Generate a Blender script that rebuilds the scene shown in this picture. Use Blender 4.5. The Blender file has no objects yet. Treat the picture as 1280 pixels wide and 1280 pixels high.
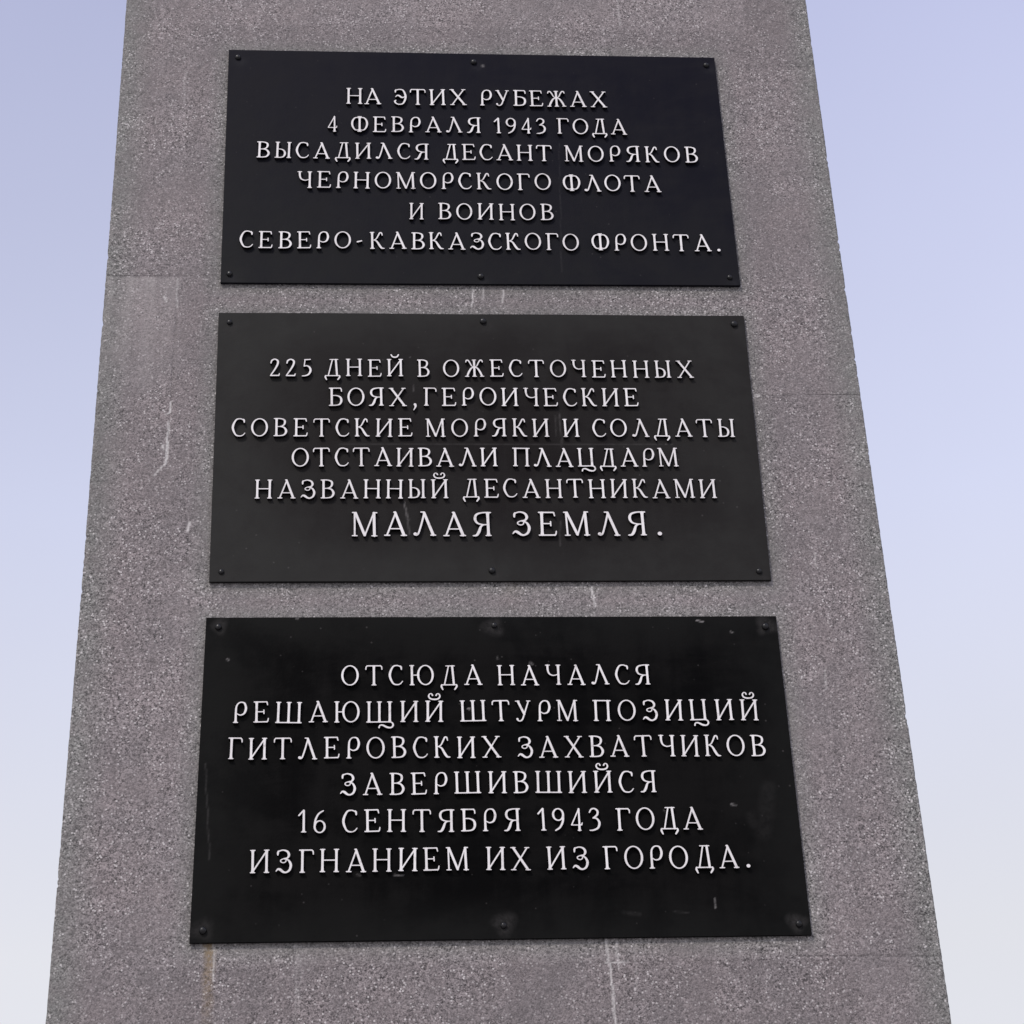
import bpy, bmesh, math, random
import numpy as np
from mathutils import Matrix, Vector
from mathutils import noise as mnoise

random.seed(7)
rng = np.random.default_rng(11)
scene = bpy.context.scene
COL = scene.collection
R = math.radians

# ------------------------------------------------------------------ camera
def camera_axes(pitch, yaw, roll):
    cp, sp, cy, sy = math.cos(pitch), math.sin(pitch), math.cos(yaw), math.sin(yaw)
    f = Vector((sy * cp, cy * cp, sp))
    rt = Vector((cy, -sy, 0.0))
    up = rt.cross(f)
    return (rt * math.cos(roll) + up * math.sin(roll), -rt * math.sin(roll) + up * math.cos(roll), f)

cam_data = bpy.data.cameras.new("camera")
cam = bpy.data.objects.new("camera", cam_data)
COL.objects.link(cam)
rt, up, fw = camera_axes(0.541235, 0.078405, -0.04024)
cam.matrix_world = Matrix(((rt.x, up.x, -fw.x, -0.353773), (rt.y, up.y, -fw.y, -5.329859), (rt.z, up.z, -fw.z, 1.6), (0, 0, 0, 1)))
cam_data.sensor_width = 36.0
cam_data.lens = 2700.0 / 1280.0 * 36.0
cam_data.clip_end = 3000.0
scene.camera = cam

# ------------------------------------------------------------------ sky and sun
SUN_EL, SUN_AZ = 46.0, -150.0          # hazy sun behind the photographer, to the left; azimuth from +Y towards +X
VEIL = 10.25
world = bpy.data.worlds.new("World")
scene.world = world
world.use_nodes = True
wt = world.node_tree
wt.nodes.clear()
w_out = wt.nodes.new("ShaderNodeOutputWorld")
w_bg = wt.nodes.new("ShaderNodeBackground")
w_sky = wt.nodes.new("ShaderNodeTexSky")
w_sky.sky_type = 'NISHITA'
w_sky.sun_disc = False
w_sky.sun_elevation = R(SUN_EL)
w_sky.sun_rotation = R(SUN_AZ)
w_sky.dust_density = 2.0
w_sky.air_density = 1.0
w_geo = wt.nodes.new("ShaderNodeTexCoord")
w_sep = wt.nodes.new("ShaderNodeSeparateXYZ")
w_map = wt.nodes.new("ShaderNodeValToRGB")     # thin high haze: whiter towards the horizon
cr = w_map.color_ramp
cr.elements[0].position = 0.33; cr.elements[0].color = (0.845, 0.842, 0.885, 1)
cr.elements[1].position = 0.72; cr.elements[1].color = (0.518, 0.545, 0.795, 1)
e_ = cr.elements.new(0.51); e_.color = (0.715, 0.745, 0.945, 1)
# the haze is a little brighter towards the right
w_x = wt.nodes.new("ShaderNodeMapRange"); w_x.inputs[1].default_value = -0.25; w_x.inputs[2].default_value = 0.4
w_x.inputs[3].default_value = -0.11; w_x.inputs[4].default_value = 0.11
w_z = wt.nodes.new("ShaderNodeMapRange"); w_z.inputs[1].default_value = 0.33; w_z.inputs[2].default_value = 0.62
w_z.inputs[3].default_value = -0.25; w_z.inputs[4].default_value = 1.0
w_f = wt.nodes.new("ShaderNodeMath"); w_f.operation = 'MULTIPLY_ADD'; w_f.inputs[2].default_value = 1.0
w_g = wt.nodes.new("ShaderNodeMath"); w_g.operation = 'MULTIPLY'; w_g.inputs[1].default_value = VEIL
w_c = wt.nodes.new("ShaderNodeCombineColor")
w_n = wt.nodes.new("ShaderNodeTexNoise"); w_n.inputs["Scale"].default_value = 3.5; w_n.inputs["Detail"].default_value = 3.0
w_h = wt.nodes.new("ShaderNodeMapRange")       # faint unevenness of the haze
w_h.inputs[1].default_value = 0.3; w_h.inputs[2].default_value = 0.7; w_h.inputs[3].default_value = 0.975; w_h.inputs[4].default_value = 1.025
w_k = wt.nodes.new("ShaderNodeMath"); w_k.operation = 'MULTIPLY'
w_mul = wt.nodes.new("ShaderNodeMix"); w_mul.data_type = 'RGBA'; w_mul.blend_type = 'MULTIPLY'
w_mul.inputs[0].default_value = 1.0
w_mix = wt.nodes.new("ShaderNodeMix"); w_mix.data_type = 'RGBA'
w_mix.inputs[0].default_value = 0.86
w_bg.inputs["Strength"].default_value = 0.1
wl = wt.links
wl.new(w_geo.outputs["Generated"], w_sep.inputs[0])
wl.new(w_sep.outputs["Z"], w_map.inputs[0])
wl.new(w_map.outputs["Color"], w_mul.inputs[6])
wl.new(w_sep.outputs["X"], w_x.inputs[0]); wl.new(w_sep.outputs["Z"], w_z.inputs[0])
wl.new(w_x.outputs[0], w_f.inputs[0]); wl.new(w_z.outputs[0], w_f.inputs[1]); wl.new(w_f.outputs[0], w_g.inputs[0])
wl.new(w_geo.outputs["Generated"], w_n.inputs["Vector"]); wl.new(w_n.outputs["Fac"], w_h.inputs[0])
wl.new(w_g.outputs[0], w_k.inputs[0]); wl.new(w_h.outputs[0], w_k.inputs[1])
for k in range(3): wl.new(w_k.outputs[0], w_c.inputs[k])
wl.new(w_c.outputs[0], w_mul.inputs[7])
wl.new(w_sky.outputs["Color"], w_mix.inputs[6])
wl.new(w_mul.outputs[2], w_mix.inputs[7])
wl.new(w_mix.outputs[2], w_bg.inputs["Color"])
wl.new(w_bg.outputs[0], w_out.inputs[0])

sun_data = bpy.data.lights.new("sun", 'SUN')
sun_data.energy = 2.0
sun_data.angle = R(12.0)
sun_data.color = (1.0, 0.95, 0.87)
sun = bpy.data.objects.new("sun", sun_data)
COL.objects.link(sun)
sd = Vector((math.sin(R(SUN_AZ)) * math.cos(R(SUN_EL)), math.cos(R(SUN_AZ)) * math.cos(R(SUN_EL)), math.sin(R(SUN_EL))))
sun.rotation_euler = sd.to_track_quat('Z', 'Y').to_euler()
sun.location = sd * 60

scene.view_settings.view_transform = 'Standard'
scene.view_settings.look = 'None'
scene.view_settings.gamma = 1.0
scene.view_settings.use_curve_mapping = False
scene.view_settings.exposure = 0.0

# ------------------------------------------------------------------ helpers
def tag(o, label=None, cat=None, group=None, kind=None):
    if label: o["label"] = label
    if cat: o["category"] = cat
    if group: o["group"] = group
    if kind: o["kind"] = kind
    return o

def empty(name, loc=(0, 0, 0), parent=None):
    o = bpy.data.objects.new(name, None)
    o.empty_display_size = 0.1
    COL.objects.link(o)
    o.location = loc
    if parent: o.parent = parent
    return o

def link_mesh(name, me, mats, parent=None, loc=(0, 0, 0)):
    o = bpy.data.objects.new(name, me)
    COL.objects.link(o)
    for m in (mats if isinstance(mats, (list, tuple)) else [mats]):
        if m and m.name not in [x.name for x in me.materials if x]:
            me.materials.append(m)
    o.location = loc
    if parent: o.parent = parent
    return o

class NT:
    """small helper for building shader node trees"""
    def __init__(self, name):
        self.m = bpy.data.materials.new(name)
        self.m.use_nodes = True
        self.t = self.m.node_tree
        self.t.nodes.clear()
        self.out = self.t.nodes.new("ShaderNodeOutputMaterial")
        self.b = self.t.nodes.new("ShaderNodeBsdfPrincipled")
        self.t.links.new(self.b.outputs[0], self.out.inputs[0])
        self.co = self.t.nodes.new("ShaderNodeTexCoord").outputs["Object"]
    def put(self, sock, v):
        if hasattr(v, "links"): self.t.links.new(v, sock)
        else: sock.default_value = v
    def set(self, **kw):
        for k, v in kw.items(): self.put(self.b.inputs[k.replace("_", " ")], v)
    def math(self, op, a, b=0.0, clamp=False):
        n = self.t.nodes.new("ShaderNodeMath"); n.operation = op; n.use_clamp = clamp
        self.put(n.inputs[0], a); self.put(n.inputs[1], b)
        return n.outputs[0]
    def add(self, a, b): return self.math('ADD', a, b)
    def mul(self, a, b): return self.math('MULTIPLY', a, b)
    def ramp(self, v, a, b, c=0.0, d=1.0, smooth=True):
        n = self.t.nodes.new("ShaderNodeMapRange")
        n.interpolation_type = 'SMOOTHSTEP' if smooth else 'LINEAR'
        self.put(n.inputs[0], v)
        for i, x in enumerate((a, b, c, d)): self.put(n.inputs[i + 1], x)
        return n.outputs[0]
    def mix(self, f, a, b, mode='MIX'):
        n = self.t.nodes.new("ShaderNodeMix"); n.data_type = 'RGBA'; n.blend_type = mode
        self.put(n.inputs[0], f)
        for s, v in ((n.inputs[6], a), (n.inputs[7], b)):
            self.put(s, v if hasattr(v, "links") or len(v) == 4 else (*v, 1.0))
        return n.outputs[2]
    def grey(self, v):
        n = self.t.nodes.new("ShaderNodeCombineColor")
        for i in range(3): self.put(n.inputs[i], v)
        return n.outputs[0]
    def mapped(self, scale=(1, 1, 1), off=(0, 0, 0)):
        n = self.t.nodes.new("ShaderNodeMapping")
        self.t.links.new(self.co, n.inputs[0])
        n.inputs["Scale"].default_value = scale; n.inputs["Location"].default_value = off
        return n.outputs[0]
    def noise(self, scale, detail=3.0, rough=0.55, vec=None, dist=0.0):
        n = self.t.nodes.new("ShaderNodeTexNoise")
        self.t.links.new(vec or self.co, n.inputs["Vector"])
        n.inputs["Scale"].default_value = scale; n.inputs["Detail"].default_value = detail
        n.inputs["Roughness"].default_value = rough; n.inputs["Distortion"].default_value = dist
        return n.outputs["Fac"]
    def voronoi(self, scale, vec=None, feature='F1', rnd=1.0):
        n = self.t.nodes.new("ShaderNodeTexVoronoi"); n.feature = feature
        self.t.links.new(vec or self.co, n.inputs["Vector"])
        n.inputs["Scale"].default_value = scale; n.inputs["Randomness"].default_value = rnd
        return n
    def attr(self, name):
        n = self.t.nodes.new("ShaderNodeAttribute"); n.attribute_name = name
        return n.outputs["Fac"]
    def sepx(self, col, i):
        n = self.t.nodes.new("ShaderNodeSeparateColor")
        self.put(n.inputs[0], col)
        return n.outputs[i]
    def bump(self, h, strength, dist, prev=None):
        n = self.t.nodes.new("ShaderNodeBump")
        n.inputs["Strength"].default_value = strength; n.inputs["Distance"].default_value = dist
        self.put(n.inputs["Height"], h)
        if prev is not None: self.put(n.inputs["Normal"], prev)
        return n.outputs[0]

def seg_dist(X, Z, s):
    """distance of grid points to a segment, and the parameter along it"""
    x0, z0, x1, z1 = s[:4]
    dx, dz = x1 - x0, z1 - z0
    L = dx * dx + dz * dz + 1e-12
    t = np.clip(((X - x0) * dx + (Z - z0) * dz) / L, 0, 1)
    return np.hypot(X - x0 - t * dx, Z - z0 - t * dz), t

def wobble(Z, seed, amp):
    return amp * (np.sin(Z * 61 + seed * 3.1) + 0.6 * np.sin(Z * 143 + seed * 7.7) + 0.4 * np.sin(Z * 331 + seed))

def strokes(X, Z, table, soft=1.0, amp=0.0012, gradient=False):
    out = np.zeros_like(X)
    for i, s in enumerate(table):
        d, t = seg_dist(X + wobble(Z, i, amp), Z, s)
        w = s[4] * 0.5
        v = np.clip(1.5 - d / (w + 0.0012) * soft, 0, 1) * abs(s[5])
        if gradient: v = v * (1 - 0.85 * t)
        sgn = -1.0 if s[5] < 0 else 1.0
        if sgn > 0: out = np.maximum(out, v)
        else: out = np.where(v > np.abs(out), -v, out)
    return out

def set_attr(me, name, vals):
    a = me.attributes.new(name, 'FLOAT', 'POINT')
    a.data.foreach_set("value", np.asarray(vals, dtype=np.float32).ravel())

# ------------------------------------------------------------------ stains, joints and scratches (x, z, x, z, width, strength)
WHITE = [
    (-0.930, 5.647, -0.928, 5.535, 0.0020, 0.45),
    (-0.931, 5.193, -0.931, 5.154, 0.0025, 0.90),
    (-0.931, 5.154, -0.943, 5.148, 0.0023, 0.70),
    (-0.932, 5.123, -0.934, 5.070, 0.0023, 0.80),
    (-0.934, 5.070, -0.933, 4.981, 0.0030, 1.00),
    (-0.933, 4.981, -0.950, 4.959, 0.0025, 0.80),
    (-0.950, 4.959, -0.967, 4.937, 0.0025, 0.60),
    (-0.945, 5.042, -0.942, 5.025, 0.0035, 0.60),
    (-0.968, 5.577, -0.960, 5.559, 0.0033, 0.80),
    (-0.028, 5.619, -0.032, 5.548, 0.0025, 0.75),
    (0.006, 5.619, 0.003, 5.576, 0.0023, 0.50),
    (0.065, 5.613, 0.061, 5.564, 0.0025, 0.60),
    (0.284, 4.567, 0.286, 4.529, 0.0028, 0.90),
    (0.286, 4.529, 0.292, 4.503, 0.0025, 0.80),
    (-0.857, 4.779, -0.861, 4.750, 0.0040, 0.80),
    (0.263, 3.528, 0.271, 3.442, 0.0033, 0.60),
    (0.271, 3.442, 0.276, 3.291, 0.0026, 0.70),
    (0.290, 3.527, 0.293, 3.442, 0.0025, 0.40),
    (0.260, 3.461, 0.318, 3.463, 0.0020, 0.60),
    (0.337, 3.510, 0.336, 3.392, 0.0018, 0.2),
    (-0.532, 3.522, -0.532, 3.304, 0.0030, 0.16),
    (-0.522, 3.521, -0.523, 3.349, 0.0020, 0.12),
    (-0.744, 3.522, -0.740, 3.427, 0.0028, 0.50),
    (0.493, 6.837, 0.494, 6.720, 0.0030, 0.30),
    (-0.943, 6.493, -0.942, 6.356, 0.0025, 0.25),
    (0.934, 4.679, 0.934, 4.631, 0.0023, 0.30),
    (0.923, 4.303, 0.920, 4.238, 0.0023, 0.30),
    (0.813, 5.224, 0.825, 5.223, 0.0035, 0.90),
]
JOINT = [
    (-1.153, 5.654, -0.804, 5.657, 0.0025, 0.50),
    (-0.928, 5.535, -0.932, 4.921, 0.0020, 0.40),
    (-0.932, 4.921, -0.934, 4.332, 0.0017, 0.25),
    (-1.153, 4.333, -0.819, 4.331, 0.0023, 0.30),
    (0.810, 5.223, 1.135, 5.226, 0.0020, 0.60),
    (0.799, 6.540, 1.141, 6.546, 0.0020, 0.30),
    (0.766, 3.469, 1.144, 3.466, 0.0023, 0.50),
    (0.142, 3.461, 0.681, 3.462, 0.0023, 0.20),
    (0.917, 5.596, 0.927, 5.225, 0.0017, 0.25),
    (0.907, 4.760, 0.925, 4.218, 0.0017, 0.20),
]
RUST = [
    (-0.754, 3.525, -0.754, 3.308, 0.0225, 0.75),
    (0.057, 4.576, 0.054, 4.498, 0.0500, 0.10),
]
WASH = [
    (-1.017, 5.634, -1.009, 5.574, 0.0250, 0.75),
    (-1.068, 5.633, -1.089, 5.371, 0.0600, 0.40),
    (-0.995, 5.634, -1.001, 5.285, 0.0600, 0.40),
    (-0.860, 4.565, -0.856, 4.489, 0.0250, 0.12),
]
P1 = [
    (-0.772, 5.648, -0.773, 5.628, 0.003, -0.7),
    (-0.774, 6.530, -0.774, 6.505, 0.004, -0.5),
    (0.768, 6.525, 0.766, 6.495, 0.004, -0.5),
    (0.264, 6.192, 0.248, 5.676, 0.0016, 0.04),
    (0.029, 6.520, 0.029, 6.522, 0.0075, 0.40),
]
P2 = [
    (0.001, 4.603, 0.000, 4.582, 0.003, -0.5),
    (-0.766, 5.462, -0.767, 5.440, 0.003, -0.5),
    (-0.223, 5.350, -0.217, 5.225, 0.0018, 0.2),
    (-0.220, 5.345, -0.222, 5.182, 0.0030, -0.90),
    (-0.003, 5.479, -0.005, 5.395, 0.0025, -0.80),
    (-0.246, 4.840, -0.235, 4.781, 0.0022, 0.35),
    (-0.240, 4.808, -0.231, 4.734, 0.0018, 0.2),
    (0.216, 5.147, 0.220, 5.028, 0.0018, 0.15),
    (0.204, 5.141, 0.206, 5.070, 0.0016, 0.1),
    (0.202, 4.776, 0.198, 4.696, 0.0016, 0.1),
    (-0.432, 5.037, 0.546, 5.039, 0.0016, 0.07),
]
P3 = [
    (0.573, 4.451, 0.592, 4.446, 0.0016, 0.70),
    (0.665, 4.415, 0.672, 4.412, 0.0014, 0.45),
    (-0.736, 4.336, -0.731, 4.331, 0.0026, 0.45),
    (0.554, 3.626, 0.554, 3.600, 0.0016, 0.45),
    (-0.283, 3.702, -0.260, 3.699, 0.0020, 0.40),
    (-0.379, 3.703, -0.370, 3.702, 0.0018, 0.2),
    (-0.783, 4.023, -0.762, 3.750, 0.0016, 0.07),
    (0.624, 3.892, 0.634, 3.889, 0.0028, 0.50),
    (-0.078, 4.181, -0.073, 4.179, 0.0023, 0.80),
    (-0.550, 4.463, -0.545, 4.460, 0.0037, 0.40),
    (0.006, 4.338, 0.008, 4.332, 0.0018, 0.35),
    (0.098, 4.320, 0.103, 4.315, 0.0033, 0.40),
    (0.441, 3.877, 0.443, 3.875, 0.0040, 0.40),
    (0.446, 3.592, 0.482, 3.589, 0.0020, 0.06),
    (-0.216, 4.466, -0.172, 4.466, 0.0015, 0.30),
    (0.314, 3.591, 0.356, 3.586, 0.0075, 0.03),
    (0.675, 3.859, 0.677, 3.836, 0.0250, 0.02),
    (0.726, 3.939, 0.703, 3.812, 0.0350, 0.02),
]
MARKS = [P1, P2, P3]

# ------------------------------------------------------------------ materials
def stone_material(name):
    n = NT(name)
    v1 = n.voronoi(160.0)
    v2 = n.voronoi(310.0)
    r1 = n.sepx(v1.outputs["Color"], 0)
    r1b = n.sepx(v1.outputs["Color"], 1)
    r2 = n.sepx(v2.outputs["Color"], 0)
    big = n.noise(2.3, 4.0, 0.6)
    mid = n.noise(13.0, 4.0, 0.65)
    fine = n.noise(420.0, 2.0, 0.6)
    drip = n.noise(1.0, 4.0, 0.6, n.mapped((24.0, 24.0, 1.1)))
    base = n.mix(n.ramp(n.noise(5.0, 5.0, 0.6), 0.35, 0.65), STONE_A, STONE_B)
    base = n.mix(n.mul(n.attr("edge"), n.ramp(mid, 0.30, 0.62, 0.55, 0.95)), base, STONE_EDGE)
    # grain: mid-tone crystals, pale chips, dark mica
    amp = n.ramp(n.add(n.mul(big, 0.5), n.mul(mid, 0.5)), 0.40, 0.60, 0.45, 0.95)
    g = n.add(n.mul(n.add(r1, -0.5), 0.66), n.mul(n.add(r2, -0.5), 1.25))
    g = n.add(g, n.mul(n.add(fine, -0.5), 1.5))
    g = n.add(1.0, n.mul(g, amp))
    tone = n.add(n.add(0.90, n.mul(n.add(big, -0.5), 0.28)), n.add(n.mul(n.add(drip, -0.4), 0.28), n.mul(n.add(mid, -0.5), 0.2)))
    tone = n.mul(tone, n.attr("slab"))
    col = n.mix(1.0, base, n.grey(n.mul(g, tone)), 'MULTIPLY')
    round1 = n.ramp(v1.outputs["Distance"], 0.28, 0.52, 1.0, 0.0)
    pale = n.mul(n.mul(n.ramp(r1b, 0.86, 0.97), round1), n.ramp(amp, 0.5, 0.95, 0.35, 0.85))
    col = n.mix(pale, col, (0.66, 0.62, 0.62))
    dark = n.mul(n.mul(n.ramp(r1b, 0.13, 0.03), round1), n.ramp(amp, 0.5, 0.95, 0.35, 0.8))
    col = n.mix(dark, col, (0.055, 0.047, 0.05))
    # wear: washed lime, lime runs, rust under the bolt, joints
    brk = n.ramp(n.noise(95.0, 3.0, 0.7), 0.36, 0.56, 0.25, 1.0)
    col = n.mix(n.mul(n.attr("wash"), n.ramp(drip, 0.3, 0.6, 0.35, 1.0)), col, (0.45, 0.415, 0.41))
    col = n.mix(n.mul(n.attr("rust"), brk), col, (0.27, 0.19, 0.10))
    col = n.mix(n.mul(n.attr("joint"), 0.42), col, (0.06, 0.055, 0.055))
    col = n.mix(n.mul(n.attr("lime"), n.math('MINIMUM', n.add(brk, 0.15), 1.0)), col, (0.72, 0.69, 0.68))
    h = n.add(n.mul(v1.outputs["Distance"], -0.5), n.add(n.mul(r1, 0.5), n.mul(v2.outputs["Distance"], -0.3)))
    h = n.add(h, n.mul(n.attr("joint"), -1.5))
    n.set(Base_Color=col, Roughness=n.ramp(r2, 0, 1, 0.62, 0.9), Normal=n.bump(h, 0.55, 0.004))
    n.b.inputs["Specular IOR Level"].default_value = 0.3
    return n.m

def plate_material(name, base_a, base_b, rough, spec, dust, blotch, pale_tone):
    n = NT(name)
    a = n.noise(3.2, 5.0, 0.62, dist=0.6)
    b = n.noise(17.0, 5.0, 0.65)
    run = n.noise(1.0, 5.0, 0.65, n.mapped((16.0, 16.0, 1.4)))
    smear = n.noise(1.0, 5.0, 0.7, n.mapped((2.2, 2.2, 9.0)), 1.2)
    f = n.ramp(n.add(n.mul(a, 0.4), n.add(n.mul(run, 0.2), n.add(n.mul(b, 0.15), n.mul(smear, 0.25)))), 0.41, 0.60)
    col = n.mix(f, base_a, base_b)
    col = n.mix(n.mul(n.attr("gradient"), n.ramp(n.add(n.mul(a, 0.6), n.mul(b, 0.4)), 0.3, 0.65, 0.55, 1.0)), col, pale_tone)
    specks = n.voronoi(70.0)
    sp = n.mul(n.ramp(n.sepx(specks.outputs["Color"], 1), 0.985, 0.995), n.ramp(specks.outputs["Distance"], 0.12, 0.3, 1.0, 0.0))
    col = n.mix(n.mul(sp, 0.35), col, (0.12, 0.11, 0.11))
    brk = n.ramp(n.noise(60.0, 4.0, 0.7), 0.32, 0.6, 0.35, 1.0)
    col = n.mix(n.mul(n.attr("halo"), brk), col, dust)
    m = n.attr("mark")
    col = n.mix(n.mul(n.math('MAXIMUM', m, 0.0), brk), col, (0.33, 0.31, 0.31))
    col = n.mix(n.math('MAXIMUM', n.mul(m, -1.0), 0.0), col, (0.004, 0.004, 0.005))
    r = n.add(rough, n.mul(n.add(f, -0.5), blotch))
    h = n.add(n.mul(n.noise(160.0, 3.0, 0.6), 0.3), n.noise(9.0, 2.0, 0.5))
    n.set(Base_Color=col, Roughness=n.math('MINIMUM', r, 0.95), Normal=n.bump(h, 0.4, 0.003))
    n.b.inputs["Specular IOR Level"].default_value = spec
    return n.m

def simple_material(name, ca, cb, scale, rough, spec=0.4, metallic=0.0, bump=0.0):
    n = NT(name)
    f = n.ramp(n.noise(scale, 4.0, 0.65), 0.35, 0.65)
    n.set(Base_Color=n.mix(f, ca, cb), Roughness=n.add(rough, n.mul(n.add(f, -0.5), 0.15)), Metallic=metallic)
    n.b.inputs["Specular IOR Level"].default_value = spec
    if bump: n.set(Normal=n.bump(n.noise(scale * 3, 3.0, 0.6), bump, 0.002))
    return n.m

STONE_A = (0.253, 0.219, 0.223)
STONE_B = (0.233, 0.206, 0.211)
STONE_EDGE = (0.216, 0.211, 0.204)
M_STONE = stone_material("speckled_granite")
M_PLATE = [
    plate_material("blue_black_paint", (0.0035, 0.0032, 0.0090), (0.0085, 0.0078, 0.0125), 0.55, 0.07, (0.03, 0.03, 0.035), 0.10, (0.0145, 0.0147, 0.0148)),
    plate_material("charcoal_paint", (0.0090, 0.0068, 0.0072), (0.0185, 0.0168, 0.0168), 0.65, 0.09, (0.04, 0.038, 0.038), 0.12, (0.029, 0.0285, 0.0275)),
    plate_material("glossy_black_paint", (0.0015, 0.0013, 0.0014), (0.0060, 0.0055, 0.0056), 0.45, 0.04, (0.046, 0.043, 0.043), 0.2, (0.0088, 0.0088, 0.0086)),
]
def letter_face():
    n = NT("off_white_letter_paint")
    geo = n.t.nodes.new("ShaderNodeNewGeometry").outputs["Position"]
    oi = n.t.nodes.new("ShaderNodeObjectInfo").outputs["Random"]
    g = n.noise(55.0, 4.0, 0.7, geo)
    gr = n.noise(14.0, 3.0, 0.6, geo)
    col = n.mix(n.ramp(oi, 0, 1), (0.79, 0.755, 0.76), (0.87, 0.84, 0.845))
    col = n.mix(n.mul(n.ramp(g, 0.52, 0.72), n.ramp(gr, 0.4, 0.65, 0.25, 0.9)), col, (0.47, 0.43, 0.425))
    n.set(Base_Color=col, Roughness=n.ramp(g, 0.3, 0.7, 0.38, 0.6))
    n.b.inputs["Specular IOR Level"].default_value = 0.35
    return n.m
M_FACE = letter_face()
M_SIDE = simple_material("black_letter_side", (0.003, 0.0022, 0.0024), (0.006, 0.0045, 0.0048), 60.0, 0.65, 0.05)
M_RIM = simple_material("black_plate_rim", (0.003, 0.0025, 0.0025), (0.005, 0.004, 0.004), 60.0, 0.7, 0.03)
M_BOLT = simple_material("black_bolt_paint", (0.008, 0.008, 0.009), (0.014, 0.013, 0.014), 90.0, 0.34, 0.35)
M_BASE = simple_material("pale_base_concrete", (0.32, 0.31, 0.30), (0.42, 0.41, 0.39), 6.0, 0.85, 0.2, 0.0, 0.3)

# ------------------------------------------------------------------ ground
def paving_material():
    n = NT("concrete_paving")
    br = n.t.nodes.new("ShaderNodeTexBrick")
    n.t.links.new(n.mapped((1.0, 1.0, 1.0)), br.inputs["Vector"])
    br.inputs["Scale"].default_value = 2.0
    br.inputs["Color1"].default_value = (0.36, 0.345, 0.33, 1)
    br.inputs["Color2"].default_value = (0.30, 0.29, 0.28, 1)
    br.inputs["Mortar"].default_value = (0.16, 0.155, 0.15, 1)
    br.inputs["Mortar Size"].default_value = 0.008
    d = n.ramp(n.noise(0.9, 5.0, 0.6), 0.3, 0.7, 0.8, 1.15)
    n.set(Base_Color=n.mix(1.0, br.outputs["Color"], n.grey(d), 'MULTIPLY'), Roughness=0.85)
    return n.m

gm = bmesh.new()
bmesh.ops.create_circle(gm, cap_ends=True, cap_tris=True, segments=64, radius=1500.0)
gme = bpy.data.meshes.new("ground"); gm.to_mesh(gme); gm.free()
ground = link_mesh("ground", gme, paving_material())
ground["kind"] = "structure"

# ------------------------------------------------------------------ granite stele
XL0, XL1, XR0, XR1 = -1.1530, -1.1475, 1.1395, 1.1335     # edge at the foot / mid height
Z_TOP, DEPTH = 11.5, 0.9
stele = tag(empty("memorial_stele"), "tall flat stele of speckled grey granite behind the three black plaques", "monument")

def edge_l(z):
    return -1.1475 - 0.0050 * np.clip((np.abs(z - 5.35) - 0.7) / 1.4, 0, 1)
def edge_r(z):
    return 1.1340 + 0.0060 * np.clip((np.abs(z - 5.2) - 0.7) / 1.6, 0, 1)

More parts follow.
